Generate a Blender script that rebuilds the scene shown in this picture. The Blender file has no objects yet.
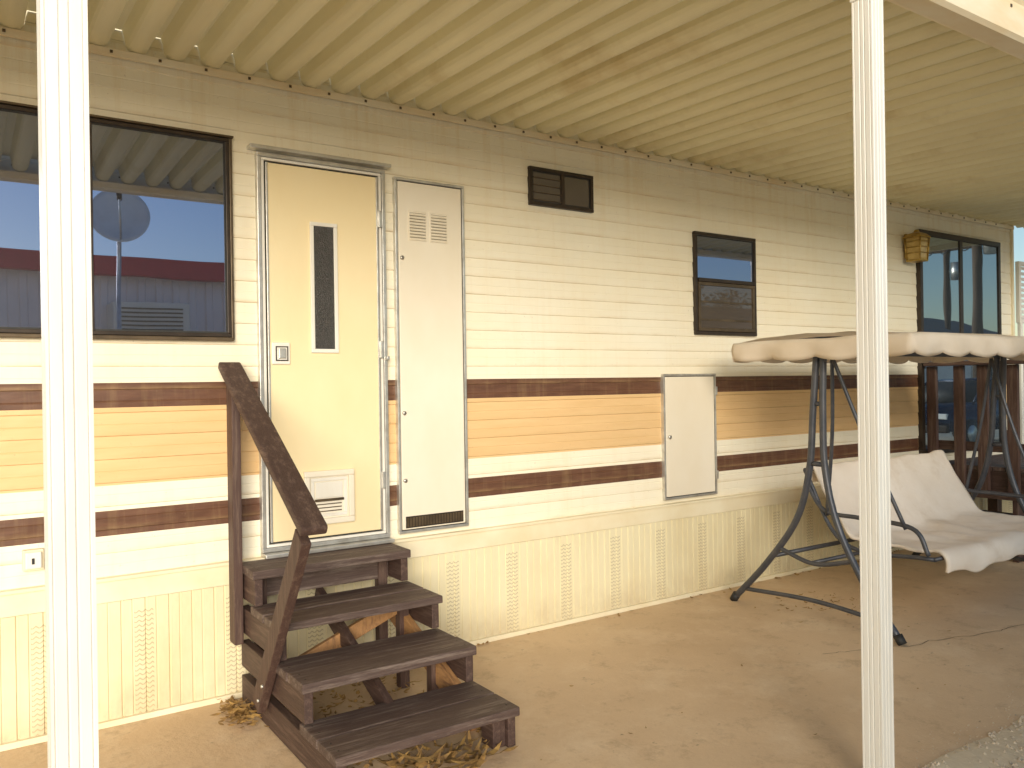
import bpy, bmesh, math, random
from mathutils import Vector, Matrix, noise
random.seed(7)
S = bpy.context.scene
COL = S.collection

# ------------------------------------------------------------------ materials
def newmat(name):
    m = bpy.data.materials.new(name); m.use_nodes = True
    nt = m.node_tree
    return m, nt, nt.nodes["Principled BSDF"]

def N(nt, t, **kw):
    n = nt.nodes.new(t)
    for k, v in kw.items(): setattr(n, k, v)
    return n

def mathn(nt, op, a, b=None, c=None):
    n = nt.nodes.new("ShaderNodeMath"); n.operation = op
    for i, v in enumerate((a, b, c)):
        if v is None: continue
        if hasattr(v, "type") or hasattr(v, "is_linked"): nt.links.new(v, n.inputs[i])
        else: n.inputs[i].default_value = v
    return n.outputs[0]

def mixc(nt, fac, a, b, blend='MIX'):
    n = nt.nodes.new("ShaderNodeMix"); n.data_type = 'RGBA'; n.blend_type = blend
    def put(sock, v):
        if hasattr(v, "is_linked"): nt.links.new(v, sock)
        elif isinstance(v, (tuple, list)): sock.default_value = (v[0], v[1], v[2], 1)
        else: sock.default_value = v
    put(n.inputs[0], fac); put(n.inputs[6], a); put(n.inputs[7], b)
    return n.outputs[2]

def coords(nt, scale=(1, 1, 1)):
    tc = N(nt, "ShaderNodeTexCoord"); mp = N(nt, "ShaderNodeMapping")
    mp.inputs["Scale"].default_value = scale
    nt.links.new(tc.outputs["Object"], mp.inputs["Vector"])
    return mp.outputs[0]

def noisen(nt, scale, vec, detail=4, rough=0.6):
    n = N(nt, "ShaderNodeTexNoise"); n.inputs["Scale"].default_value = scale
    n.inputs["Detail"].default_value = min(detail, 5); n.inputs["Roughness"].default_value = rough
    nt.links.new(vec, n.inputs["Vector"]); return n.outputs["Fac"]

def ramp(nt, fac, lo, hi):
    n = N(nt, "ShaderNodeMapRange"); n.inputs[1].default_value = lo; n.inputs[2].default_value = hi
    n.inputs[3].default_value = 0; n.inputs[4].default_value = 1
    nt.links.new(fac, n.inputs[0]); return n.outputs[0]

def bump(nt, p, h, strength, dist=0.01):
    b = N(nt, "ShaderNodeBump"); b.inputs["Strength"].default_value = strength
    b.inputs["Distance"].default_value = dist
    nt.links.new(h, b.inputs["Height"]); nt.links.new(b.outputs[0], p.inputs["Normal"])

def simple(name, c1, c2=None, rough=0.5, metal=0.0, scale=6, stretch=(1, 1, 1), bmp=0.0, lo=.35, hi=.7, bdist=.01, c3=None, transl=0):
    m, nt, p = newmat(name)
    c2 = c2 or tuple(x * 0.85 for x in c1)
    v = coords(nt, stretch)
    n1 = noisen(nt, scale, v)
    col = mixc(nt, ramp(nt, n1, lo, hi), c1, c2)
    if c3:
        v2 = coords(nt, (1, 1, 1)); n3 = noisen(nt, scale * .35 + .7, v2, 8, .7)
        col = mixc(nt, ramp(nt, n3, .55, .72), col, c3)
    nt.links.new(col, p.inputs["Base Color"])
    p.inputs["Roughness"].default_value = rough; p.inputs["Metallic"].default_value = metal
    if bmp:
        n2 = noisen(nt, scale * 3, v, 4, .65); bump(nt, p, n2, bmp, bdist)
    if transl:
        t = N(nt, "ShaderNodeBsdfTranslucent"); nt.links.new(col, t.inputs["Color"])
        mx = N(nt, "ShaderNodeMixShader"); mx.inputs[0].default_value = transl
        nt.links.new(p.outputs[0], mx.inputs[1]); nt.links.new(t.outputs[0], mx.inputs[2])
        nt.links.new(mx.outputs[0], nt.nodes["Material Output"].inputs[0])
    return m

def siding_mat():
    m, nt, p = newmat("siding_paint")
    tc = N(nt, "ShaderNodeTexCoord"); sp = N(nt, "ShaderNodeSeparateXYZ")
    nt.links.new(tc.outputs["Object"], sp.inputs[0]); z = sp.outputs[2]
    cream = (0.93, 0.865, 0.70); brown = (0.115, 0.05, 0.027); tan = (0.80, 0.54, 0.27)
    def band(a, b):
        return mathn(nt, 'MULTIPLY', mathn(nt, 'GREATER_THAN', z, a), mathn(nt, 'LESS_THAN', z, b))
    big = noisen(nt, 1.1, coords(nt, (1, 1, 1.5)), 5, .6)
    col = mixc(nt, ramp(nt, big, .42, .75), cream, (0.92, 0.82, 0.61))
    tv = mixc(nt, ramp(nt, noisen(nt, 2.2, coords(nt, (1, 1, 9)), 5), .4, .7), tan, (0.75, 0.49, 0.23))
    col = mixc(nt, band(1.07, 1.42), col, tv)
    b1 = band(1.42, 1.532); b2 = band(.845, .957)
    bv = mixc(nt, ramp(nt, noisen(nt, 5, coords(nt, (1, 1, 6)), 5), .4, .75), brown, (0.18, 0.085, 0.048))
    col = mixc(nt, mathn(nt, 'MAXIMUM', b1, b2), col, bv)
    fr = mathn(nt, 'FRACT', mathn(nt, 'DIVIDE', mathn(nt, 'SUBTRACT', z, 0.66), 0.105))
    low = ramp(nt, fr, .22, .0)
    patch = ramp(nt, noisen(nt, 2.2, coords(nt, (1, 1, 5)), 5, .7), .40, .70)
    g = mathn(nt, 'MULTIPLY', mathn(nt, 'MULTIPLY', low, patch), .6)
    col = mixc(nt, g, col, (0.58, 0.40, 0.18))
    st = ramp(nt, noisen(nt, 9, coords(nt, (1.6, 1, .10)), 5, .7), .50, .76)
    top = ramp(nt, z, 2.3, 3.05)
    st = mathn(nt, 'MULTIPLY', st, mathn(nt, 'ADD', mathn(nt, 'MULTIPLY', mathn(nt, 'MULTIPLY', top, top), .38), .14))
    col = mixc(nt, st, col, (0.72, 0.52, 0.24))
    spk = ramp(nt, noisen(nt, 60, coords(nt), 2, .6), .70, .80)
    col = mixc(nt, mathn(nt, 'MULTIPLY', spk, .35), col, (.3, .2, .12))
    nt.links.new(col, p.inputs["Base Color"])
    p.inputs["Roughness"].default_value = .42
    h = noisen(nt, 3.5, coords(nt, (1, 1, 2.5)), 3, .5)
    bump(nt, p, h, .35, .02)
    return m

def skirt_mat():
    m, nt, p = newmat("skirting_vinyl")
    tc = N(nt, "ShaderNodeTexCoord"); sp = N(nt, "ShaderNodeSeparateXYZ")
    nt.links.new(tc.outputs["Object"], sp.inputs[0]); x, z = sp.outputs[0], sp.outputs[2]
    c = mixc(nt, ramp(nt, noisen(nt, 2.0, coords(nt, (1, 1, .6)), 5, .65), .4, .72), (0.84, 0.76, 0.52), (0.78, 0.67, 0.42))
    fx = mathn(nt, 'FRACT', mathn(nt, 'DIVIDE', x, .406))
    strip = mathn(nt, 'MULTIPLY', mathn(nt, 'GREATER_THAN', fx, .62), mathn(nt, 'LESS_THAN', fx, .82))
    zz = mathn(nt, 'FRACT', mathn(nt, 'DIVIDE', z, .022))
    tri = mathn(nt, 'ABSOLUTE', mathn(nt, 'SUBTRACT', mathn(nt, 'FRACT', mathn(nt, 'DIVIDE', x, .0271)), .5))
    ch = mathn(nt, 'LESS_THAN', mathn(nt, 'ABSOLUTE', mathn(nt, 'SUBTRACT', zz, tri)), .15)
    zl = mathn(nt, 'LESS_THAN', z, .50)
    perf = mathn(nt, 'MULTIPLY', mathn(nt, 'MULTIPLY', strip, ch), mathn(nt, 'MULTIPLY', zl, .5))  # dark chevrons coloured in for the perforated strips
    c = mixc(nt, perf, c, (0.30, 0.22, 0.11))
    du = mathn(nt, 'MULTIPLY', ramp(nt, z, .22, 0.0), ramp(nt, noisen(nt, 5, coords(nt, (1, 1, .8)), 5, .7), .3, .7))
    c = mixc(nt, mathn(nt, 'MULTIPLY', du, .7), c, (0.46, 0.33, 0.19))
    nt.links.new(c, p.inputs["Base Color"]); p.inputs["Roughness"].default_value = .5
    bump(nt, p, noisen(nt, 4, coords(nt, (1.5, 1, 1)), 3), .4, .02)
    return m

def concrete_mat():
    m, nt, p = newmat("patio_concrete")
    v = coords(nt)
    c = mixc(nt, ramp(nt, noisen(nt, .8, v, 5, .65), .35, .7), (0.78, 0.58, 0.37), (0.66, 0.47, 0.285))
    c = mixc(nt, mathn(nt, 'MULTIPLY', ramp(nt, noisen(nt, 2.6, v, 5, .75), .50, .72), .6), c, (0.86, 0.69, 0.48))
    c = mixc(nt, mathn(nt, 'MULTIPLY', ramp(nt, noisen(nt, 5, v, 5, .8), .54, .68), .55), c, (0.48, 0.33, 0.19))
    c = mixc(nt, mathn(nt, 'MULTIPLY', ramp(nt, noisen(nt, 90, v, 3, .7), .62, .75), .5), c, (0.38, 0.26, 0.16))
    sp_ = ramp(nt, noisen(nt, 14, coords(nt, (1, 1.7, 1)), 3, .5), .70, .76)
    c = mixc(nt, mathn(nt, 'MULTIPLY', sp_, .7), c, (0.24, 0.16, 0.10))
    nt.links.new(c, p.inputs["Base Color"])
    p.inputs["Roughness"].default_value = .8
    bump(nt, p, noisen(nt, 35, v, 5, .75), .45, .007)
    return m

def wood_mat(name, c1, c2, c3, stretch):
    m, nt, p = newmat(name)
    v = coords(nt, stretch)
    g = noisen(nt, 14, v, 5, .7)
    c = mixc(nt, ramp(nt, g, .35, .7), c1, c2)
    w = ramp(nt, noisen(nt, 5, coords(nt, tuple(s * .8 for s in stretch)), 5, .8), .50, .68)
    c = mixc(nt, w, c, c3)
    nt.links.new(c, p.inputs["Base Color"]); p.inputs["Roughness"].default_value = .62
    bump(nt, p, noisen(nt, 30, v, 5, .7), .6, .006)
    return m

def glass_mat(name, dark=(.012, .012, .015), refl=.42, tint=(.75, .82, 1)):
    m, nt, p = newmat(name)
    p.inputs["Base Color"].default_value = (*dark, 1); p.inputs["Roughness"].default_value = .5
    gl = N(nt, "ShaderNodeBsdfGlossy"); gl.inputs["Roughness"].default_value = .012
    gl.inputs["Color"].default_value = (*tint, 1)
    b = N(nt, "ShaderNodeBump"); b.inputs["Strength"].default_value = .12; b.inputs["Distance"].default_value = .01
    nt.links.new(noisen(nt, 1.6, coords(nt), 1, .4), b.inputs["Height"]); nt.links.new(b.outputs[0], gl.inputs["Normal"])
    mx = N(nt, "ShaderNodeMixShader"); mx.inputs[0].default_value = refl
    nt.links.new(p.outputs[0], mx.inputs[1]); nt.links.new(gl.outputs[0], mx.inputs[2])
    nt.links.new(mx.outputs[0], nt.nodes["Material Output"].inputs[0])
    return m

M = {}
M['siding'] = siding_mat(); M['skirt'] = skirt_mat(); M['concrete'] = concrete_mat()
M['cream'] = simple("cream_trim", (.90, .82, .61), (.82, .70, .46), .5, 0, 3, (1, 1, 1), .15)
M['roofpan'] = simple("awning_pan", (.84, .75, .48), (.76, .66, .40), .5, 0, 1.6, (4, .5, 1), .1, c3=(.66, .53, .28), transl=.13)  # translucent mix added to brighten the ceiling and top of the wall
M['white'] = simple("white_enamel", (.86, .84, .78), (.79, .74, .65), .4, 0, 2.5, (3, 3, .6), .1)
M['fascia'] = simple("fascia_enamel", (.88, .81, .64), (.78, .61, .37), .45, 0, 3, (.6, 1, 2), .1)
M['door'] = simple("door_paint", (.91, .77, .49), (.88, .72, .43), .45, 0, 2.5, (1, 1, .6), .12)
M['udoor'] = simple("utility_door_paint", (.89, .82, .69), (.84, .75, .59), .45, 0, 2.0, (1, 1, .6), .12)
M['alu'] = simple("aluminium", (.70, .69, .65), (.50, .47, .42), .35, .7, 12, (1, 1, 1), .1)
M['darkframe'] = simple("dark_frame", (.035, .025, .018), (.06, .042, .03), .4, .3, 12)
M['bronze'] = simple("bronze_frame", (.16, .115, .07), (.09, .065, .04), .4, .5, 10)
M['glass'] = glass_mat("window_glass", refl=.46, tint=(.58, .68, 1))
M['glassd'] = glass_mat("screen_glass", (.085, .065, .05), .10)
M['glassp'] = glass_mat("patio_glass", (.02, .025, .03), .5, (.70, .85, 1))
M['black'] = simple("black_rubber", (.02, .02, .02), (.035, .033, .03), .6, 0, 20)
M['obsc'] = simple("obscure_glass", (.03, .027, .024), (.055, .048, .042), .15, 0, 45, (1, 1, 1), .6)
M['wx'] = wood_mat("painted_wood_x", (.072, .042, .034), (.125, .083, .068), (.25, .19, .155), (.6, 9, 9))
M['wy'] = wood_mat("painted_wood_y", (.056, .029, .022), (.09, .050, .038), (.16, .10, .075), (9, .6, 9))
M['wz'] = wood_mat("painted_wood_z", (.066, .033, .026), (.10, .054, .041), (.17, .11, .08), (9, 9, .6))
M['raw'] = wood_mat("raw_pine", (.38, .19, .07), (.48, .26, .11), (.20, .10, .05), (9, 1, 3))
M['steel'] = simple("swing_steel", (.065, .07, .085), (.10, .10, .11), .38, .3, 14, (1, 1, 1), .1)
M['fabric'] = simple("canvas_fabric", (.88, .79, .69), (.82, .71, .59), .85, 0, 3, (1, 1, 1), .35, c3=(.72, .60, .47))
M['canopy'] = simple("canopy_fabric", (.88, .78, .65), (.80, .68, .52), .85, 0, 3, (1, 1, 1), .35, transl=.25)
M['brass'] = simple("aged_brass", (.55, .37, .10), (.32, .20, .05), .35, .7, 20)
M['amber'] = simple("amber_glass", (.62, .45, .16), (.50, .33, .09), .15, 0, 20)
M['ground'] = simple("dirt_ground", (.76, .65, .47), (.68, .56, .39), .95, 0, 1.5, (1, 1, 1), .6, bdist=.03, c3=(.80, .69, .52))
M['gravel'] = simple("gravel_stone", (.74, .62, .46), (.42, .32, .22), .9, 0, 25, (1, 1, 1), .3)
M['leaf'] = simple("dry_leaf", (.50, .30, .09), (.22, .12, .05), .8, 0, 18)
M['red'] = simple("red_paint", (.60, .03, .04), (.50, .02, .03), .5)
M['nwhite'] = simple("neighbour_panel", (.90, .80, .74), (.84, .72, .66), .5, 0, 2)
M['pole'] = simple("pole_wood", (.14, .09, .055), (.09, .055, .035), .9, 0, 6, (4, 4, .3), .5)
M['foliage'] = simple("foliage", (.05, .075, .025), (.10, .11, .04), .8, 0, 3)
M['roofing'] = simple("roof_shingle", (.22, .19, .17), (.15, .13, .12), .9, 0, 8)
M['dish'] = simple("dish_paint", (.88, .87, .84), (.80, .78, .74), .4)
M['hill'] = simple("hill_earth", (.20, .14, .10), (.13, .10, .07), 1, 0, .05)
M['dark'] = simple("dark_void", (.02, .015, .012), (.03, .02, .015), .9)
M['crack'] = simple("crack_fill", (.16, .10, .06), (.26, .17, .10), .95)
M['carpaint'] = simple("car_paint", (.035, .05, .09), (.03, .04, .075), .18, .3, 2)

# ------------------------------------------------------------------ helpers
def empty(name):
    e = bpy.data.objects.new(name, None); COL.objects.link(e); return e

def link(name, me, mat, parent=None, smooth=False):
    o = bpy.data.objects.new(name, me); COL.objects.link(o)
    if mat is not None: me.materials.append(mat)
    if parent: o.parent = parent
    if smooth:
        for p in me.polygons: p.use_smooth = True
    return o

def box(name, x0, x1, y0, y1, z0, z1, mat, parent=None, bev=0.0, M4=None):
    bm = bmesh.new(); bmesh.ops.create_cube(bm, size=1)
    for v in bm.verts:
        v.co = Vector(((x0 + x1) / 2 + v.co.x * (x1 - x0), (y0 + y1) / 2 + v.co.y * (y1 - y0), (z0 + z1) / 2 + v.co.z * (z1 - z0)))
    if M4: bmesh.ops.transform(bm, matrix=M4, verts=bm.verts)
    if bev: bmesh.ops.bevel(bm, geom=bm.edges[:], offset=bev, segments=2, affect='EDGES', profile=.6)
    me = bpy.data.meshes.new(name); bm.to_mesh(me); bm.free()
    return link(name, me, mat, parent)

def plank(name, p0, p1, w, t, wdir, mat, parent, bev=.004):
    p0, p1 = Vector(p0), Vector(p1); d = (p1 - p0); L = d.length; d.normalize()
    wd = Vector(wdir); wd = (wd - d * wd.dot(d)).normalized(); td = d.cross(wd)
    m = Matrix((wd, td, d)).transposed().to_4x4(); m.translation = (p0 + p1) / 2
    return box(name, -w / 2, w / 2, -t / 2, t / 2, -L / 2, L / 2, mat, parent, bev, m)

def smooth_path(pts, n=8):
    P = [Vector(p) for p in pts]
    if len(P) < 3: return P
    out = []
    Q = [2 * P[0] - P[1]] + P + [2 * P[-1] - P[-2]]
    for i in range(1, len(Q) - 2):
        for k in range(n):
            t = k / n; a, b, c, d = Q[i - 1], Q[i], Q[i + 1], Q[i + 2]
            out.append(.5 * ((2 * b) + (c - a) * t + (2 * a - 5 * b + 4 * c - d) * t * t + (3 * b - a - 3 * c + d) * t ** 3))
    out.append(P[-1]); return out

def tube(name, pts, r, mat, parent=None, smoothp=True, seg=12):
    P = smooth_path(pts) if smoothp else [Vector(p) for p in pts]
    bm = bmesh.new(); rings = []
    up = Vector((0.13, .21, 1)).normalized()
    for i, p in enumerate(P):
        d = (P[min(i + 1, len(P) - 1)] - P[max(i - 1, 0)]).normalized()
        a = d.cross(up)
        if a.length < .05: a = d.cross(Vector((1, .1, 0)))
        a.normalize(); b = d.cross(a).normalized()
        rings.append([bm.verts.new(p + (a * math.cos(2 * math.pi * k / seg) + b * math.sin(2 * math.pi * k / seg)) * r) for k in range(seg)])
    for i in range(len(rings) - 1):
        for k in range(seg):
            bm.faces.new((rings[i][k], rings[i][(k + 1) % seg], rings[i + 1][(k + 1) % seg], rings[i + 1][k]))
    bm.faces.new(rings[0][::-1]); bm.faces.new(rings[-1])
    bmesh.ops.recalc_face_normals(bm, faces=bm.faces)
    me = bpy.data.meshes.new(name); bm.to_mesh(me); bm.free()
    return link(name, me, mat, parent, True)

def sheet(name, rows, mat, parent=None, smooth=False):
    bm = bmesh.new(); R = [[bm.verts.new(p) for p in r] for r in rows]
    for i in range(len(R) - 1):
        for j in range(len(R[0]) - 1):
            bm.faces.new((R[i][j], R[i][j + 1], R[i + 1][j + 1], R[i + 1][j]))
    me = bpy.data.meshes.new(name); bm.to_mesh(me); bm.free()
    return link(name, me, mat, parent, smooth)

def frame(name, x0, x1, z0, z1, w, y0, y1, mat, parent, bev=.003):
    box(name + "_rail_t", x0, x1, y0, y1, z1 - w, z1, mat, parent, bev)
    box(name + "_rail_b", x0, x1, y0, y1, z0, z0 + w, mat, parent, bev)
    box(name + "_stile_a", x0, x0 + w, y0 + .001, y1, z0 + w, z1 - w, mat, parent, bev)
    box(name + "_stile_b", x1 - w, x1, y0 + .001, y1, z0 + w, z1 - w, mat, parent, bev)

# ------------------------------------------------------------------ ground
g = sheet("ground", [[(x, y, -.05) for x in (-300, -20, -5, 5, 20, 300)] for y in (-300, -30, -8, 0, 10, 300)], M['ground'])
EDGE = -2.37
bm = bmesh.new()
xs = [-6 + i * .25 for i in range(77)]
front = [(x, EDGE + .03 * noise.noise(Vector((x * 1.5, 0, 0))) + .012 * noise.noise(Vector((x * 7, 3, 0)))) for x in xs]
top = [bm.verts.new((x, y, 0)) for x, y in front]; bot = [bm.verts.new((x, y - .01, -.12)) for x, y in front]
bk = [bm.verts.new((x, .3, 0)) for x, y in front]
for i in range(len(xs) - 1):
    bm.faces.new((top[i], top[i + 1], bk[i + 1], bk[i])); bm.faces.new((bot[i], bot[i + 1], top[i + 1], top[i]))
me = bpy.data.meshes.new("concrete_patio"); bm.to_mesh(me); bm.free()
slab = link("concrete_patio", me, M['concrete'])

def crack(name, pts, w):
    P = []
    for a, b in zip(pts[:-1], pts[1:]):
        n = 18
        for k in range(n):
            t = k / n; x = a[0] + (b[0] - a[0]) * t; y = a[1] + (b[1] - a[1]) * t
            P.append((x + .03 * noise.noise(Vector((x * 9, y * 9, 1))), y + .05 * noise.noise(Vector((x * 6, y * 8, 5))) + .02 * noise.noise(Vector((x * 21, y * 8, 5)))))
    rows = [[(x, y - w * (.1 + .9 * abs(noise.noise(Vector((x * 12, 0, 0))))), .002) for x, y in P], [(x, y + w * .25, .002) for x, y in P]]
    o = sheet(name, rows, M['crack']); o.parent = slab
crack("crack", [(3.9, -1.30), (4.5, -1.55), (5.2, -1.70), (6.4, -1.80), (8.5, -2.0)], .009)

bm = bmesh.new()
def stone(x, y, r, z):
    vs = []
    a = random.random() * 6.3
    for d in ((1, 0, 0), (0, 1, 0), (-1, 0, 0), (0, -1, 0), (0, 0, .7), (0, 0, -.7)):
        j = random.uniform(.65, 1.15)
        vx = d[0] * math.cos(a) - d[1] * math.sin(a); vy = d[0] * math.sin(a) + d[1] * math.cos(a)
        vs.append(bm.verts.new((x + vx * r * j, y + vy * r * j * .85, z + d[2] * r * j)))
    for i in range(4):
        bm.faces.new((vs[i], vs[(i + 1) % 4], vs[4])); bm.faces.new((vs[(i + 1) % 4], vs[i], vs[5]))
for i in range(6500):
    x = random.uniform(2.0, 7.0); y = EDGE + .02 - abs(random.gauss(0, .45))
    r = random.uniform(.004, .015)
    stone(x, y, r, r * .4 + .004 - .054 * min(1, abs(y - EDGE) / 1.0))
for i in range(420):
    x = random.uniform(2.5, 7.5); y = EDGE + abs(random.gauss(0, .10)); r = random.uniform(.002, .006)
    stone(x, y, r, r * .5)
me = bpy.data.meshes.new("gravel"); bm.to_mesh(me); bm.free()
link("gravel", me, M['gravel'])
rows = []
for yy, zz in ((EDGE + .02, .004), (EDGE - .04, .012), (EDGE - .18, -.005), (EDGE - .6, -.03), (EDGE - 1.2, -.052)):
    rows.append([(x, yy + .045 * noise.noise(Vector((x * 3, yy, 0))), zz + (.008 * noise.noise(Vector((x * 6, yy * 6, 0))) if yy < EDGE else 0)) for x in [-6 + .1 * i for i in range(190)]])
sheet("dirt_strip", rows, M['ground'], None, True)

# ------------------------------------------------------------------ mobile home
home = empty("mobile_home")
X0, X1 = -3.2, 8.95
prof = []
z = .66; p = .105
while z < 3.06:
    prof += [(z, -.0050), (z + .004, -.0110), (z + .048, -.0095), (z + .052, -.0078), (z + .057, -.0092), (z + p - .001, -.0050)]
    z += p
prof = [q for q in prof if q[0] <= 3.09]
sheet("siding", [[(x, y + .002 * noise.noise(Vector((x * 1.3, zz * 2, 0))), zz) for x in [X0 + i * (X1 - X0) / 60 for i in range(61)]] for zz, y in prof], M['siding'], home)
box("body", X0, X1, .004, 3.2, .1, 3.09, M['cream'], home)
box("roof_cap", X0 - .03, X1 + .03, .03, 3.24, 3.15, 3.20, M['white'], home, .01)
box("upper_wall", X0, X1, .004, 3.2, 3.092, 3.148, M['cream'], home)
box("corner_trim", X1 - .005, X1 + .03, -.03, .05, .1, 3.09, M['cream'], home, .004)
box("wall_rail", X0, X1 + .02, -.04, -.018, 3.0, 3.035, M['fascia'], home, .004)
for k in range(58):
    xx = X0 + .1 + k * .205
    box("rail_screw", xx, xx + .012, -.045, -.039, 3.012, 3.024, M['bronze'], home)
pp = []
x = X0
while x < X1:
    pp += [(x, -.030), (x + .045, -.030), (x + .049, -.023), (x + .054, -.023), (x + .058, -.030), (x + .092, -.030), (x + .095, -.026), (x + .1005, -.026)]
    x += .1015
pp = [q for q in pp if q[0] < X1]
sheet("skirting", [[(a, b, zz) for a, b in pp] for zz in (0.0, .55)], M['skirt'], home)
box("skirt_band", X0, X1, -.038, -.001, .552, .652, M['cream'], home, .004)
box("skirt_band_lip", X0, X1, -.052, -.002, .648, .664, M['cream'], home, .004)
box("skirt_foot", X0, X1, -.05, -.018, .001, .028, M['cream'], home, .003)

def window(name, x0, x1, z0, z1, fw, fmat, verts=(), glass='glass', depth=.034):
    e = empty(name); e.parent = home
    frame("frame", x0, x1, z0, z1, fw, -depth, -.004, fmat, e)
    frame("gasket", x0 + fw, x1 - fw, z0 + fw, z1 - fw, .008, -depth + .008, -.006, M['black'], e, 0)
    box("glass", x0 + fw * .8, x1 - fw * .8, -depth + .012, -depth + .016, z0 + fw * .8, z1 - fw * .8, M[glass], e)
    for v in verts: box("mullion", v - .014, v + .014, -depth + .003, -depth + .0115, z0 + fw, z1 - fw, fmat, e, .002)
    return e
w = window("picture_window", -1.1, 1.110, 1.747, 2.71, .018, M['darkframe'], (.50,))
box("sill", -1.12, 1.118, -.045, -.004, 1.728, 1.745, M['bronze'], w, .003)
box("side_jamb", 1.112, 1.126, -.028, -.004, 1.735, 2.72, M['bronze'], w, .003)
box("head_drip", -1.12, 1.13, -.045, -.004, 2.712, 2.722, M['bronze'], w, .003)
w = window("vent_window", 2.90, 3.40, 2.59, 2.825, .022, M['darkframe'], (3.155,), 'glassd')
for k in range(4):
    box("slat", 2.93, 3.14, -.030, -.024, 2.625 + k * .045, 2.629 + k * .045, M['bronze'], w)
w = window("side_window", 4.32, 4.97, 1.83, 2.56, .024, M['darkframe'])
box("screen_panel", 4.346, 4.944, -.030, -.024, 1.856, 2.20, M['glassd'], w)
frame("screen_frame", 4.346, 4.944, 1.856, 2.205, .024, -.040, -.0225, M['bronze'], w)
box("lower_sash_rail", 4.346, 4.944, -.046, -.024, 2.207, 2.232, M['darkframe'], w, .002)
box("blind_edge", 4.375, 4.915, -.032, -.0305, 1.93, 1.945, M['bronze'], w)
box("meeting_rail", 4.375, 4.915, -.034, -.0305, 2.06, 2.072, M['bronze'], w)
w = window("patio_door", 7.19, 8.66, .80, 2.84, .045, M['darkframe'], (), 'glassp', .05)
box("meeting_stile", 7.88, 7.935, -.047, -.037, .86, 2.79, M['darkframe'], w, .003)

d = empty("entry_door"); d.parent = home
frame("outer_frame", 1.24, 1.93, .685, 2.665, .020, -.046, -.004, M['alu'], d)
frame("inner_frame", 1.262, 1.908, .707, 2.643, .014, -.040, -.006, M['white'], d)
box("dark_gap", 1.272, 1.898, -.024, -.008, .717, 2.633, M['black'], d)
box("leaf", 1.286, 1.884, -.038, -.018, .730, 2.620, M['door'], d, .006)
box("leaf_edge_a", 1.283, 1.294, -.043, -.036, .73, 2.62, M['alu'], d, .002)
box("leaf_edge_b", 1.876, 1.887, -.043, -.036, .73, 2.62, M['alu'], d, .002)
box("drip_cap", 1.20, 1.955, -.075, -.006, 2.675, 2.693, M['alu'], d, .004)
box("threshold", 1.24, 1.93, -.10, -.006, .664, .683, M['alu'], d, .004)
frame("slit_frame", 1.505, 1.652, 1.675, 2.345, .020, -.050, -.036, M['white'], d)
box("slit_glass", 1.522, 1.635, -.043, -.039, 1.692, 2.328, M['obsc'], d)
box("lock_plate", 1.30, 1.392, -.050, -.037, 1.615, 1.725, M['white'], d, .006)
frame("lock_rim", 1.318, 1.382, 1.632, 1.706, .006, -.053, -.049, M['darkframe'], d, .001)
box("lock_paddle", 1.332, 1.368, -.060, -.050, 1.645, 1.695, M['alu'], d, .004)
frame("pet_frame", 1.452, 1.722, .795, 1.07, .030, -.062, -.036, M['udoor'], d, .006)
box("pet_flap", 1.480, 1.694, -.044, -.039, .823, 1.042, M['udoor'], d)
frame("pet_inner", 1.490, 1.684, .833, 1.032, .016, -.052, -.043, M['white'], d)
box("pet_flap_panel", 1.515, 1.66, -.050, -.045, .93, 1.01, M['white'], d, .003)
box("pet_magnet", 1.51, 1.665, -.056, -.044, .912, .925, M['bronze'], d, .002)
for k in range(3):
    box("pet_rib", 1.52, 1.655, -.047, -.0435, .858 + k * .018, .863 + k * .018, M['bronze'], d)
for hz in (.95, 1.65, 2.35):
    box("hinge", 1.886, 1.905, -.054, -.039, hz, hz + .09, M['alu'], d, .003)
box("hook", 1.915, 1.932, -.068, -.046, 1.64, 1.66, M['alu'], d, .003)

def panel_door(name, x0, x1, z0, z1, mat):
    e = empty(name); e.parent = home
    frame("frame", x0, x1, z0, z1, .015, -.038, -.004, M['alu'], e)
    box("gap", x0 + .013, x1 - .013, -.022, -.008, z0 + .013, z1 - .013, M['black'], e)
    box("panel", x0 + .020, x1 - .020, -.034, -.014, z0 + .020, z1 - .020, mat, e, .005)
    return e
u = panel_door("utility_door", 1.99, 2.43, .69, 2.64, M['udoor'])
for gx in (2.072, 2.205):
    frame("grille_rim", gx, gx + .112, 2.30, 2.468, .006, -.039, -.031, M['udoor'], u, 0)
    for k in range(9):
        zz = 2.309 + k * .017
        plank("louver", (gx + .006, -.038, zz), (gx + .106, -.038, zz), .014, .003, (0, -.5, -.8), M['udoor'], u, 0)
        box("louver_gap", gx + .006, gx + .106, -.0355, -.034, zz + .004, zz + .009, M['bronze'], u)
for k in range(20):
    box("kick_slot", 2.035 + k * .018, 2.048 + k * .018, -.037, -.0355, .725, .775, M['bronze'], u)
box("kick_plate", 2.03, 2.395, -.0355, -.0335, .718, .782, M['darkframe'], u)
for zz in (.98, 1.35, 2.2):
    tube("cam_lock", [(2.028, -.032, zz), (2.028, -.044, zz)], .011, M['alu'], u, False)
    box("keyway", 2.026, 2.030, -.046, -.0445, zz - .006, zz + .006, M['black'], u)
a = panel_door("access_panel", 3.99, 4.51, .69, 1.553, M['udoor'])
tube("cam_lock", [(4.04, -.032, 1.12), (4.04, -.046, 1.12)], .013, M['alu'], a, False)
for zz in (.80, 1.40): box("hinge", 4.490, 4.515, -.046, -.036, zz, zz + .06, M['alu'], a, .003)
o = empty("outlet_box"); o.parent = home
box("back", .225, .305, -.040, -.008, .735, .825, M['cream'], o, .006)
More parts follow.
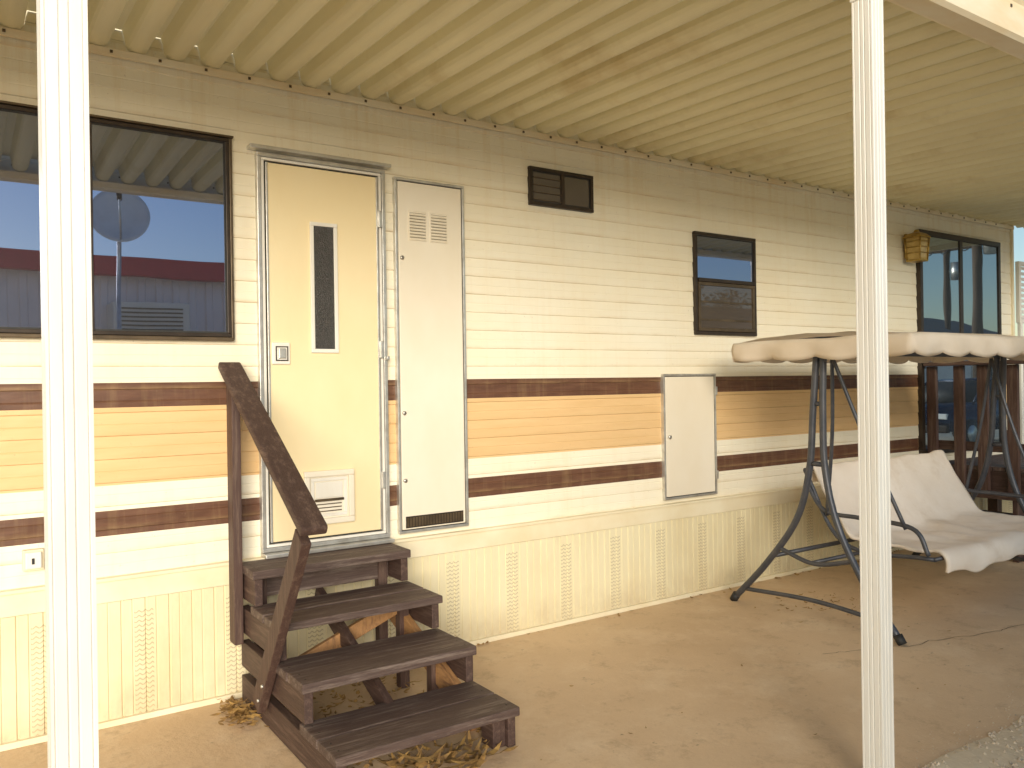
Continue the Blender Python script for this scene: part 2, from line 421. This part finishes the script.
box("cover", .235, .295, -.052, -.039, .745, .815, M['white'], o, .005)
box("slot", .258, .268, -.055, -.051, .765, .79, M['black'], o)

# lantern
L = empty("wall_lantern")
cx, cy, cz = 7.03, -.11, 2.66
box("back_plate", cx - .04, cx + .04, -.035, -.015, cz - .10, cz + .12, M['brass'], L, .006)
box("arm", cx - .012, cx + .012, cy, -.03, cz + .10, cz + .118, M['brass'], L, .003)
bm = bmesh.new()
def sqring(r, z): return [bm.verts.new((cx + sx * r, cy + sy * r, cz + z)) for sx, sy in ((-1, -1), (1, -1), (1, 1), (-1, 1))]
rs = [sqring(r * .93, z) for r, z in [(.058, -.12), (.062, -.105), (.070, .07)]]
for i in range(2):
    for k in range(4): bm.faces.new((rs[i][k], rs[i][(k + 1) % 4], rs[i + 1][(k + 1) % 4], rs[i + 1][k]))
me = bpy.data.meshes.new("glass_panes"); bm.to_mesh(me); bm.free(); link("glass_panes", me, M['amber'], L)
bm = bmesh.new()
rs = [sqring(r, z) for r, z in ((.082, .07), (.080, .082), (.055, .11), (.02, .125), (.012, .145))]
bm.faces.new(rs[0][::-1]); bm.faces.new(rs[-1])
for i in range(4):
    for k in range(4): bm.faces.new((rs[i][k], rs[i][(k + 1) % 4], rs[i + 1][(k + 1) % 4], rs[i + 1][k]))
me = bpy.data.meshes.new("cap"); bm.to_mesh(me); bm.free(); link("cap", me, M['brass'], L)
box("base", cx - .066, cx + .066, cy - .066, cy + .066, cz - .135, cz - .118, M['brass'], L, .004)
for sx, sy in ((-1, -1), (1, -1), (1, 1), (-1, 1)):
    tube("corner_bar", [(cx + sx * .060, cy + sy * .060, cz - .12), (cx + sx * .072, cy + sy * .072, cz + .072)], .007, M['brass'], L, False, 6)
for zz, r in ((-.06, .063), (-.01, .066), (.04, .069)):
    for k, (a1, b1) in enumerate((((-1, -1), (1, -1)), ((1, -1), (1, 1)), ((-1, -1), (-1, 1)))):
        tube("cross_bar", [(cx + a1[0] * r, cy + a1[1] * r, cz + zz), (cx + b1[0] * r, cy + b1[1] * r, cz + zz)], .004, M['brass'], L, False, 6)

# ------------------------------------------------------------------ patio cover: rounded pans hanging below deep channels
pc = empty("patio_cover")
per = .165; ptsx = []
x = -3.465
while x < 9.32:
    for k in range(11):                       # rounded pan
        t = k / 10
        ptsx.append((x + per * .58 * t, -.002 - .032 * math.sin(math.pi * t) ** .55))
    ptsx.append((x + per * .61, .040)); ptsx.append((x + per * .66, .068)); ptsx.append((x + per * .92, .068)); ptsx.append((x + per * .97, .040))
    x += per
rows = []
for y in [-.002, -.6, -1.2, -1.8, -2.36]:
    base = 3.072 + (y / 2.36) * .065
    rows.append([(a, y, base + b) for a, b in ptsx])
o = sheet("roof_pans", rows, M['roofpan'], pc, False)
gp = [(-2.33, 2.965), (-2.33, 2.925), (-2.345, 2.918), (-2.425, 2.918), (-2.44, 2.93), (-2.44, 3.06), (-2.452, 3.075), (-2.452, 3.115), (-2.44, 3.122), (-2.41, 3.122)]
o = sheet("gutter_fascia", [[(x, y, zz) for y, zz in gp] for x in [-3.45 + i * .64 for i in range(21)]], M['fascia'], pc)
sm = o.modifiers.new("s", 'SOLIDIFY'); sm.thickness = .003
box("gutter_top", -3.45, 9.35, -2.41, -2.365, 3.085, 3.09, M['fascia'], pc)
for k in range(60):
    xx = -3.3 + k * .33
    if xx > 9.3: break
    box("screw", xx, xx + .012, -2.446, -2.439, 3.03, 3.042, M['bronze'], pc)
box("end_fascia", 9.36, 9.385, -2.40, 0.0, 2.96, 3.15, M['fascia'], pc, .003)
for xj in (1.9, 5.0):
    box("splice_plate", xj, xj + .09, -2.447, -2.4415, 2.935, 3.06, M['white'], pc, .002)

def post(name, cx, cy):
    w = .038
    prof = []
    side = [(-1, 0), (-.86, 0), (-.80, .07), (-.74, 0), (-.30, 0), (-.22, .10), (-.14, 0), (.14, 0), (.22, .10), (.30, 0), (.74, 0), (.80, .07), (.86, 0)]
    for a in range(4):
        ca, sa = math.cos(a * math.pi / 2), math.sin(a * math.pi / 2)
        for t, dd in side:
            px, py = t * w, -(1 - dd) * w
            prof.append((px * ca - py * sa, px * sa + py * ca))
    bm = bmesh.new()
    A = [bm.verts.new((cx + a, cy + b, -.05)) for a, b in prof]; B = [bm.verts.new((cx + a, cy + b, 2.985)) for a, b in prof]
    for i in range(len(A)): bm.faces.new((A[i], A[(i + 1) % len(A)], B[(i + 1) % len(A)], B[i]))
    me = bpy.data.meshes.new(name); bm.to_mesh(me); bm.free()
    link(name, me, M['white'], pc)
    box("post_base", cx - .055, cx + .055, cy - .055, cy + .055, -.05, .012, M['white'], pc, .004)
    box("post_bracket", cx - .043, cx + .043, cy - .043, cy + .043, 2.86, 2.916, M['white'], pc, .003)
for k, xx in enumerate((-2.38, .171, 2.735, 5.28, 7.84)):
    post("post", xx, -2.365)

# ------------------------------------------------------------------ wooden steps
st = empty("wooden_steps")
SX0, SX1 = 1.12, 1.90
fronts = [-.32, -.64, -.95, -1.28]; tops = [.66, .495, .33, .165]
for i, (fy, tz) in enumerate(zip(fronts, tops)):
    back = -.07 if i == 0 else fronts[i - 1] + .05
    dpt = (back - fy - .006) / 2
    for k in range(2):
        y0 = fy + k * (dpt + .006)
        j = random.uniform(-.006, .006)
        dz = random.uniform(-.003, .003)
        box("tread_board", SX0 - .012 + j, SX1 + .012 + j, y0, y0 + dpt, tz - .038, tz + dz, M['wx'], st, .006)
        for nx_ in (SX0 + .02, SX1 - .02):
            for ny_ in (.3, .7):
                tube("nail", [(nx_ + j, y0 + dpt * ny_, tz + dz - .002), (nx_ + j, y0 + dpt * ny_, tz + dz + .0015)], .004, M['darkframe'], st, False, 6)
    box("side_board", SX0, SX0 + .038, fy + .012, -.08 if i else -.082, tz - .165 + .003 if i < 3 else .004, tz - .040, M['wy'], st, .004)
    box("side_board_r", SX1 - .038, SX1, fy + .012, fy + .46 if i else -.08, tz - .155 if i < 3 else .004, tz - .040, M['wy'], st, .004)
box("cross_brace", SX0 + .04, SX1 - .04, -.16, -.12, .50, .60, M['wx'], st, .003)
plank("stringer_r", (SX1 - .06, -.10, .42), (SX1 - .06, -1.05, .05), .11, .036, (0, .3, 1), M['raw'], st)
plank("stringer_m", (1.50, -.10, .46), (1.50, -1.0, .09), .08, .036, (0, .3, 1), M['wy'], st)
plank("raw_cross", (SX0 + .10, -.45, .22), (SX1 - .10, -.36, .40), .07, .03, (0, .1, 1), M['raw'], st)
for xx in (SX1 - .10, SX0 + .05):
    for yy, zt in ((-.36, .45), (-.68, .29), (-.12, .60)):
        box("upright", xx, xx + .05, yy - .05, yy, .003, zt, M['wz'], st, .003)
box("nosing_support", SX1 - .10, SX1 - .039, fronts[3] + .03, fronts[3] + .12, .005, .126, M['wy'], st, .003)
box("rail_post", 1.070, 1.112, -.155, -.065, .29, 1.565, M['wz'], st, .005)
plank("leaning_post", (1.094, -.44, .10), (1.094, -1.03, .93), .09, .040, (0, 1, 0.5), M['wz'], st)
plank("hand_rail", (1.090, -.05, 1.612), (1.090, -1.16, .965), .105, .038, (1, 0, 0), M['wy'], st, .010)
for yy, zz in ((-.5, .14), (-.56, .22)):
    tube("bolt", [(1.075, yy, zz), (1.066, yy, zz)], .007, M['alu'], st, False, 8)

# ------------------------------------------------------------------ deck with railing
dk = empty("wooden_deck")
for k in range(10):
    box("deck_board", 7.28, 9.1, -1.12 + k * .105, -1.12 + k * .105 + .099, .70, .735, M['wx'], dk, .003)
box("rim_left", 7.29, 7.33, -1.10, -.09, .52, .698, M['wy'], dk, .003)
box("rim_front", 7.332, 9.08, -1.10, -1.06, .52, .698, M['wx'], dk, .003)
for xx in (7.34, 8.2, 9.0):
    for yy in (-1.05, -.2): box("deck_leg", xx, xx + .09, yy, yy + .09, .002, .695, M['wz'], dk, .003)
for yy in (-.06, -.30, -.50, -.74, -.98, -1.12):
    box("baluster", 7.24, 7.28, yy - .085, yy, .50, 1.60, M['wz'], dk, .004)
box("top_rail", 7.19, 7.32, -1.22, -.06, 1.602, 1.64, M['wy'], dk, .006)
box("low_rail", 7.282, 7.315, -1.18, -.08, .86, .94, M['wy'], dk, .004)
for xx in (7.6, 7.9, 8.2, 8.5, 8.8, 9.05):
    box("baluster_f", xx, xx + .085, -1.145, -1.105, .50, 1.60, M['wz'], dk, .004)
box("top_rail_f", 7.322, 9.16, -1.20, -1.08, 1.602, 1.64, M['wx'], dk, .006)
for k in range(3):
    box("step_board", 7.02, 7.22, -.95 + k * .02, -.15, .16 + k * .17, .20 + k * .17, M['wy'], dk, .003)
for yy in (-.90, -.24):
    box("step_carriage", 7.05, 7.20, yy, yy + .04, .002, .497, M['wz'], dk, .003)

# ------------------------------------------------------------------ porch swing
sw = empty("porch_swing")
XA, XB = 4.38, 6.62
for X in (XA, XB):
    s = 1 if X == XA else -1
    tube("rear_leg", [(X, -.965, 1.69), (X, -.93, 1.3), (X, -.90, .95), (X, -.80, .62), (X, -.56, .30), (X, -.30, .03)], .021, M['steel'], sw)
    tube("front_leg", [(X, -1.01, 1.69), (X, -1.00, 1.3), (X, -1.01, .95), (X, -1.09, .62), (X, -1.26, .30), (X, -1.47, .03)], .021, M['steel'], sw)
    tube("leg_clamp", [(X, -.90, .98), (X, -1.02, .98)], .016, M['steel'], sw, False)
    tube("leg_clamp_2", [(X, -.93, 1.35), (X, -1.01, 1.35)], .014, M['steel'], sw, False)
    tube("side_brace", [(X, -.66, .42), (X, -.92, .36), (X, -1.20, .42)], .014, M['steel'], sw)
    tube("foot_brace", [(X, -.37, .10), (X, -.92, .13), (X, -1.42, .10)], .014, M['steel'], sw)
    for yy in (-.29, -1.48):
        tube("foot_cap", [(X, yy + .02 * (1 if yy < -1 else -1), .05), (X, yy - .01 * (1 if yy < -1 else -1), .004)], .027, M['black'], sw, False)
    hx = X + .13 * s
    ax_ = X + .34 * s if s > 0 else X - .14
    tube("hanger_front", [(hx, -.98, 1.64), ((hx + ax_) / 2, -1.12, 1.15), (ax_, -1.32, .59)], .012, M['steel'], sw)
    tube("hanger_back", [(hx, -.98, 1.64), ((hx + ax_) / 2, -.90, 1.15), (ax_, -.78, .61)], .012, M['steel'], sw)
    tube("arm_rest", [(ax_, -.62, .82), (ax_, -.76, .64), (ax_, -1.02, .62), (ax_, -1.36, .60), (ax_, -1.46, .45)], .014, M['steel'], sw)
    tube("seat_side", [(ax_ + .02 * s, -.60, .89), (ax_ + .02 * s, -.89, .44), (ax_ + .02 * s, -1.48, .43)], .013, M['steel'], sw)
    tube("canopy_side_rail", [(X, -.42, 1.71), (X, -.98, 1.75), (X, -1.60, 1.71)], .011, M['steel'], sw)
for yy, zz, r in ((-.98, 1.665, .019), (-.60, .355, .015), (-.44, 1.71, .010), (-1.58, 1.71, .010)):
    tube("cross_tube", [(XA, yy, zz), (XB, yy, zz)], r, M['steel'], sw, False)
tube("cross_tube", [(XA, -.90, .36), (XB, -.90, .36)], .013, M['steel'], sw, False)
tube("seat_front_tube", [(XA + .36, -1.48, .43), (XB - .16, -1.48, .43)], .013, M['steel'], sw, False)
tube("seat_back_tube", [(XA + .36, -.60, .89), (XB - .16, -.60, .89)], .013, M['steel'], sw, False)
prof3 = [(-.575, .80), (-.58, .87), (-.60, .905), (-.625, .885), (-.68, .79), (-.74, .68), (-.80, .585), (-.86, .505), (-.91, .468), (-1.0, .455), (-1.12, .450), (-1.26, .450), (-1.40, .456), (-1.47, .462), (-1.505, .445), (-1.52, .40), (-1.515, .355)]
P3 = smooth_path([(0, y, z) for y, z in prof3], 4)
rows = []
nx = 70; fx0, fx1 = 4.80, 6.46
for j, pnt in enumerate(P3):
    t = j / (len(P3) - 1); r = []
    for i in range(nx + 1):
        u_ = i / nx; xx = fx0 + (fx1 - fx0) * u_
        sag = -.010 * math.sin(math.pi * u_)
        n = noise.noise(Vector((xx * 3.2, pnt.y * 5, pnt.z * 5))) * .018 + noise.noise(Vector((xx * 9, pnt.y * 13, pnt.z * 13))) * .008
        n += .005 * math.sin(xx * 22 + 6 * noise.noise(Vector((xx, pnt.y * 2, 0)))) * math.sin(math.pi * t)
        hem = .05 * noise.noise(Vector((xx * 4, 2, 0))) * max(0, (t - .85) / .15)
        edge = .012 * math.sin(pnt.y * 30) * (1 if i in (0, nx) else 0)
        r.append((xx + edge, pnt.y + n, pnt.z + n + sag + hem))
    rows.append(r)
o = sheet("seat_sling", rows, M['fabric'], sw, True)
sm = o.modifiers.new("s", 'SOLIDIFY'); sm.thickness = .018
cx0, cx1, cy0, cy1 = 4.28, 6.75, -.40, -1.62
rows = []
nu, nv = 48, 26
for j in range(nv + 1):
    v = j / nv; y = cy0 + (cy1 - cy0) * v; r = []
    for i in range(nu + 1):
        u_ = i / nu; xx = cx0 + (cx1 - cx0) * u_
        crown = .045 * math.sin(math.pi * v) * (1 - .2 * math.cos(2 * math.pi * u_))
        n = .010 * noise.noise(Vector((xx * 3, y * 4, 0))) + .004 * noise.noise(Vector((xx * 11, y * 11, 4)))
        r.append((xx, y, 1.745 + crown + n))
    rows.append(r)
o = sheet("canopy_top", rows, M['canopy'], sw, True)
loop = []
def addseg(a, b, n):
    for k in range(n):
        t = k / n; loop.append((a[0] + (b[0] - a[0]) * t, a[1] + (b[1] - a[1]) * t))
addseg((cx0, cy0), (cx0, cy1), 70); addseg((cx0, cy1), (cx1, cy1), 120); addseg((cx1, cy1), (cx1, cy0), 60); addseg((cx1, cy0), (cx0, cy0), 110)
loop.append(loop[0])
rows = []
acc = 0; lens = [0]
for a, b in zip(loop[:-1], loop[1:]):
    acc += math.hypot(a[0] - b[0], a[1] - b[1]); lens.append(acc)
for lv in range(6):
    t = lv / 5; r = []
    for (x, y), l in zip(loop, lens):
        sc = abs(math.sin(math.pi * l / .31)) ** .6
        drop = (.105 + .026 * sc + .012 * noise.noise(Vector((l * 3, 0, 7)))) * t
        out = .010 * math.sin(l * 17 + 3 * noise.noise(Vector((l, 0, 0)))) * t + .020 * noise.noise(Vector((l * 5, t, 0))) * t + .01 * math.sin(math.pi * t)
        nxn = (-1 if abs(x - cx0) < 1e-4 else (1 if abs(x - cx1) < 1e-4 else 0)); nyn = (1 if abs(y - cy0) < 1e-4 else (-1 if abs(y - cy1) < 1e-4 else 0))
        zz = 1.748 - drop + (.010 * noise.noise(Vector((x * 3, y * 4, 0)))) * (1 - t)
        r.append((x + nxn * out, y + nyn * out, zz))
    rows.append(r)
o = sheet("canopy_valance", rows, M['canopy'], sw, True)
sm = o.modifiers.new("s", 'SOLIDIFY'); sm.thickness = .003
# ------------------------------------------------------------------ dry leaves
bm = bmesh.new()
def leaf(x, y, z, L_, W_, a=None):
    a = random.random() * 6.28 if a is None else a
    tilt = random.uniform(-.5, .5); curl = random.uniform(.1, .5) * L_
    pts = []
    for t, w in ((0, .15), (.3, 1), (.65, .8), (1, .05)):
        for s in (-1, 1):
            lx = (t - .5) * L_; ly = s * w * W_ / 2
            lz = curl * (4 * (t - .5) ** 2) * .5 + abs(s * w) * W_ * .15 + tilt * ly
            pts.append(bm.verts.new((x + lx * math.cos(a) - ly * math.sin(a), y + lx * math.sin(a) + ly * math.cos(a), z + lz + .004)))
    for i in range(3): bm.faces.new((pts[2 * i], pts[2 * i + 1], pts[2 * i + 3], pts[2 * i + 2]))
for i in range(190): leaf(random.gauss(1.05, .035), random.gauss(-.28, .08), random.uniform(0, .04), random.uniform(.02, .06), random.uniform(.008, .02))
for i in range(360): leaf(random.uniform(1.2, 1.88), random.uniform(-1.25, -.1), random.uniform(0, .03), random.uniform(.02, .07), random.uniform(.008, .02))
for i in range(60): leaf(random.gauss(1.58, .13), random.gauss(-1.26, .05), random.uniform(0, .03), random.uniform(.08, .20), random.uniform(.012, .028), random.gauss(.3, .6))
for i in range(80): leaf(random.uniform(1.0, 9), random.uniform(-.12, -.05), 0, random.uniform(.02, .05), random.uniform(.008, .02))
for i in range(80): leaf(random.gauss(4.7, .22), random.gauss(-.7, .15), 0, random.uniform(.02, .05), random.uniform(.006, .013))
for i in range(30): leaf(random.uniform(1.5, 7), random.uniform(-2.4, -.2), 0, random.uniform(.01, .03), random.uniform(.004, .012))
me = bpy.data.meshes.new("dry_leaves"); bm.to_mesh(me); bm.free()
link("dry_leaves", me, M['leaf'])

# ------------------------------------------------------------------ things across the lane (seen in the glass)
nb = empty("neighbouring_trailer")
NX0, NX1 = -.6, 4.6
xs = []
x = NX0
while x < NX1 - .2:
    xs += [(x, 0), (x + .10, 0), (x + .12, -.03), (x + .20, -.03), (x + .22, 0)]
    x += .24
sheet("ribbed_wall", [[(a, -8.6 - b, zz) for a, b in xs] for zz in (.0, 3.1)], M['nwhite'], nb)
box("body", NX0, NX1, -16, -8.62, 0, 3.1, M['nwhite'], nb)
box("red_fascia", NX0 - .1, NX1 + .1, -8.5, -8.32, 3.08, 3.34, M['red'], nb, .01)
box("roof", NX0 - .1, NX1 + .1, -16.1, -8.51, 3.11, 3.28, M['white'], nb)
ac = empty("evaporative_cooler"); ac.parent = nb
box("case", 1.75, 2.75, -8.56, -8.0, 2.2, 2.7, M['udoor'], ac, .02)
for k in range(7): box("slat", 1.85, 2.65, -7.998, -7.985, 2.27 + k * .055, 2.29 + k * .055, M['bronze'], ac)
ds = empty("satellite_dish")
tube("mast", [(1.63, -6.75, -.05), (1.63, -6.75, 3.45)], .025, M['alu'], ds, False)
bm = bmesh.new()
R = .33; nrm = Vector((-.15, .95, .35)).normalized(); ax = nrm.cross(Vector((0, 0, 1))).normalized(); ay = ax.cross(nrm).normalized() * -1
c0 = Vector((1.63, -6.62, 3.58)); prev = None; ctr = bm.verts.new(c0 - nrm * .09)
for ri in range(1, 7):
    rr = R * ri / 6; ring = [bm.verts.new(c0 + ax * rr * math.cos(t * math.pi / 16) + ay * rr * 1.08 * math.sin(t * math.pi / 16) - nrm * (.09 * (1 - (ri / 6) ** 2))) for t in range(32)]
    for k in range(32):
        if prev is None: bm.faces.new((ctr, ring[k], ring[(k + 1) % 32]))
        else: bm.faces.new((prev[k], ring[k], ring[(k + 1) % 32], prev[(k + 1) % 32]))
    prev = ring
me = bpy.data.meshes.new("reflector"); bm.to_mesh(me); bm.free(); o = link("reflector", me, M['dish'], ds, True)
sm = o.modifiers.new("s", 'SOLIDIFY'); sm.thickness = .01
tube("feed_arm", [c0 + ay * .33, c0 + ay * .25 + nrm * .25, c0 + nrm * .38], .012, M['alu'], ds)
tube("lnb", [c0 + nrm * .34, c0 + nrm * .44], .03, M['darkframe'], ds, False)

def upole(x, y, h):
    e = empty("utility_pole")
    tube("shaft", [(x, y, -.1), (x, y, h)], .14, M['pole'], e, False)
    box("crossarm", x - .06, x + .06, y - 1.1, y + 1.1, h - .7, h - .58, M['pole'], e, .01)
    for k in (-1, -.4, .4, 1): tube("insulator", [(x, y + k, h - .58), (x, y + k, h - .42)], .04, M['dark'], e, False)
    tube("transformer", [(x + .1, y + .35, h - 2.0), (x + .1, y + .35, h - 1.2)], .2, M['alu'], e, False)
    return e
upole(25.6, -8.6, 7.2); upole(38, -16, 8)
we = empty("power_lines")
for k in (-1, -.4, .4, 1):
    for (a, b) in (((25.6, -8.6, 6.75), (38, -16, 7.5)), ((-5, -15, 7.2), (25.6, -8.6, 6.75))):
        pts = []
        for i in range(13):
            t = i / 12; pts.append((a[0] + (b[0] - a[0]) * t, a[1] + k + (b[1] - a[1]) * t, a[2] + (b[2] - a[2]) * t - 1.2 * 4 * t * (1 - t) * .6))
        tube("wire", pts, .022, M['dark'], we, False, 5)

def car(x0, y0):
    e = empty("parked_car")
    lower = [(0.05, .35), (0.0, .62), (.12, .80), (1.15, .95), (3.75, .98), (4.42, .90), (4.50, .60), (4.42, .33)]
    cab = [(1.10, .94), (1.85, 1.40), (2.4, 1.46), (3.2, 1.44), (3.95, .97)]
    def loft(name, prof, w0, w1, zlo, zhi, mat, bev=.04):
        bm = bmesh.new(); sides = []
        for s in (-1, 1):
            sides.append([bm.verts.new((x0 + px, y0 + s * (w0 + (w1 - w0) * max(0, min(1, (pz - zlo) / (zhi - zlo)))), pz)) for px, pz in prof])
        n = len(prof)
        for i in range(n): bm.faces.new((sides[0][i], sides[0][(i + 1) % n], sides[1][(i + 1) % n], sides[1][i]))
        bm.faces.new(sides[0][::-1]); bm.faces.new(sides[1])
        bmesh.ops.recalc_face_normals(bm, faces=bm.faces)
        if bev: bmesh.ops.bevel(bm, geom=bm.edges[:], offset=bev, segments=3, affect='EDGES')
        me = bpy.data.meshes.new(name); bm.to_mesh(me); bm.free(); return link(name, me, mat, e, True)
    loft("body", lower, .86, .82, .33, .95, M['carpaint'])
    loft("cabin_glass", cab, .78, .62, .94, 1.45, M['black'], .03)
    loft("roof_panel", [(1.9, 1.41), (2.4, 1.475), (3.2, 1.46), (3.35, 1.38), (2.6, 1.40)], .645, .60, 1.38, 1.47, M['carpaint'], .01)
    for s in (-1, 1):
        for (a, b) in (((1.14, .95), (1.88, 1.41)), ((2.62, .97), (2.62, 1.45)), ((3.9, .98), (3.25, 1.44))):
            tube("pillar", [(x0 + a[0], y0 + s * .785, a[1]), (x0 + b[0], y0 + s * .64, b[1])], .03, M['carpaint'], e, False, 8)
        for wx in (.85, 3.65):
            tube("tyre", [(x0 + wx, y0 + s * .66, .27), (x0 + wx, y0 + s * .88, .27)], .32, M['black'], e, False, 28)
            tube("wheel", [(x0 + wx, y0 + s * .86, .27), (x0 + wx, y0 + s * .892, .27)], .20, M['alu'], e, False, 20)
        box("headlamp", x0 + .0, x0 + .08, y0 + s * .62 - .14, y0 + s * .62 + .14, .62, .74, M['white'], e, .02)
        box("tail_lamp", x0 + 4.42, x0 + 4.50, y0 + s * .66 - .12, y0 + s * .66 + .12, .68, .82, M['red'], e, .02)
    box("front_bumper", x0 - .05, x0 + .12, y0 - .80, y0 + .80, .32, .50, M['darkframe'], e, .04)
    box("rear_bumper", x0 + 4.40, x0 + 4.55, y0 - .80, y0 + .80, .34, .52, M['darkframe'], e, .04)
car(17.2, -5.9)

hs = empty("white_house")
box("walls", 24, 42, -22, -14, -.05, 2.9, M['nwhite'], hs)
bm = bmesh.new()
q = [bm.verts.new(c) for c in ((23.6, -13.5, 2.9), (42.4, -13.5, 2.9), (42.4, -18, 4.4), (23.6, -18, 4.4), (23.6, -22.5, 2.9), (42.4, -22.5, 2.9))]
bm.faces.new((q[0], q[1], q[2], q[3])); bm.faces.new((q[3], q[2], q[5], q[4])); bm.faces.new((q[0], q[3], q[4])); bm.faces.new((q[1], q[5], q[2]))
me = bpy.data.meshes.new("roof"); bm.to_mesh(me); bm.free(); link("roof", me, M['roofing'], hs)
for xx in (26, 30, 36):
    frame("window_frame", xx, xx + 1.6, 1.0, 2.2, .08, -13.99, -13.93, M['white'], hs)
    box("window_pane", xx + .07, xx + 1.53, -13.985, -13.96, 1.07, 2.13, M['black'], hs)

def tree(x, y, h, cr):
    e = empty("shade_tree")
    tube("trunk", [(x, y, -.1), (x + .05, y, h * .3), (x - .05, y + .05, h * .5)], .15, M['pole'], e)
    bm = bmesh.new(); cl = []
    for k in range(9):
        a = k * 2.4; rr = cr * random.uniform(.3, .75)
        c = Vector((x + rr * math.cos(a), y + rr * math.sin(a), h * random.uniform(.55, .92))); cl.append(c)
        tube("limb", [(x, y, h * .38), tuple((Vector((x, y, h * .45)) + c) / 2), tuple(c)], .05, M['pole'], e)
    for k in range(4200):
        c = random.choice(cl); v = Vector((random.gauss(0, 1), random.gauss(0, 1), random.gauss(0, .8))) * cr * .24
        pnt = c + v; s = random.uniform(.05, .11)
        A = Vector((random.gauss(0, 1), random.gauss(0, 1), random.gauss(0, 1))).normalized() * s
        B = A.cross(Vector((random.random(), random.random(), random.random()))).normalized() * s * .6
        bm.faces.new([bm.verts.new(pnt + q) for q in (-A, B, A, -B)])
    me = bpy.data.meshes.new("crown"); bm.to_mesh(me); bm.free(); link("crown", me, M['foliage'], e)
tree(19.5, -14.5, 4.2, 1.5)

ls = empty("louvred_screen")
frame("frame", 9.02, 10.2, 2.05, 2.68, .04, -.06, -.02, M['white'], ls)
for k in range(10):
    plank("slat", (9.05, -.04, 2.11 + k * .056), (10.17, -.04, 2.11 + k * .056), .045, .006, (0, -.6, -.8), M['white'], ls, 0)
for xx in (9.04, 10.13): box("leg", xx, xx + .05, -.055, -.025, -.05, 2.05, M['white'], ls)

rows = []
for k, rad in enumerate((230, 250, 280)):
    rows.append([(rad * math.cos(a * math.pi / 60), rad * math.sin(a * math.pi / 60), (-1 if k != 1 else 5 + 7 * abs(noise.noise(Vector((math.cos(a * math.pi / 60) * 3, math.sin(a * math.pi / 60) * 3, 1)))))) for a in range(121)])
sheet("hills", rows, M['hill'], None, True)

# ------------------------------------------------------------------ light
az = math.radians(27); sd = Vector((-math.sin(az), -math.cos(az), 0)); el = math.radians(11.5)
sv = Vector((sd.x * math.cos(el), sd.y * math.cos(el), math.sin(el)))
ld = bpy.data.lights.new("sun", 'SUN'); ld.energy = 4.9; ld.angle = math.radians(34); ld.color = (1, .925, .79)
lo = bpy.data.objects.new("sun", ld); COL.objects.link(lo); lo.rotation_euler = sv.to_track_quat('Z', 'Y').to_euler(); lo.location = (-5, -10, 8)
W = bpy.data.worlds.new("World"); S.world = W; W.use_nodes = True
nt = W.node_tree; bg = nt.nodes["Background"]; sk = nt.nodes.new("ShaderNodeTexSky"); sk.sky_type = 'NISHITA'
sk.sun_disc = False; sk.sun_elevation = el; sk.sun_rotation = math.atan2(sd.x, sd.y)
sk.dust_density = .5; sk.ozone_density = 1.6
nt.links.new(sk.outputs[0], bg.inputs[0]); bg.inputs[1].default_value = .15

# ------------------------------------------------------------------ camera
F = Vector((.5614, .8275, 0)).normalized(); R = Vector((F.y, -F.x, 0)); U = Vector((0, 0, 1))
k = .015
cr = (R - U * k).normalized(); cu = (U + R * k).normalized()
mt = Matrix((cr, cu, -F)).transposed().to_4x4(); mt.translation = Vector((0, -4.08, 1.5))
cd = bpy.data.cameras.new("camera"); cam = bpy.data.objects.new("camera", cd); COL.objects.link(cam)
cam.matrix_world = mt; cd.sensor_width = 36; cd.lens = 28.83; cd.clip_start = .05; cd.clip_end = 1000
S.camera = cam
S.view_settings.view_transform = 'Standard'; S.view_settings.look = 'None'; S.view_settings.exposure = 0
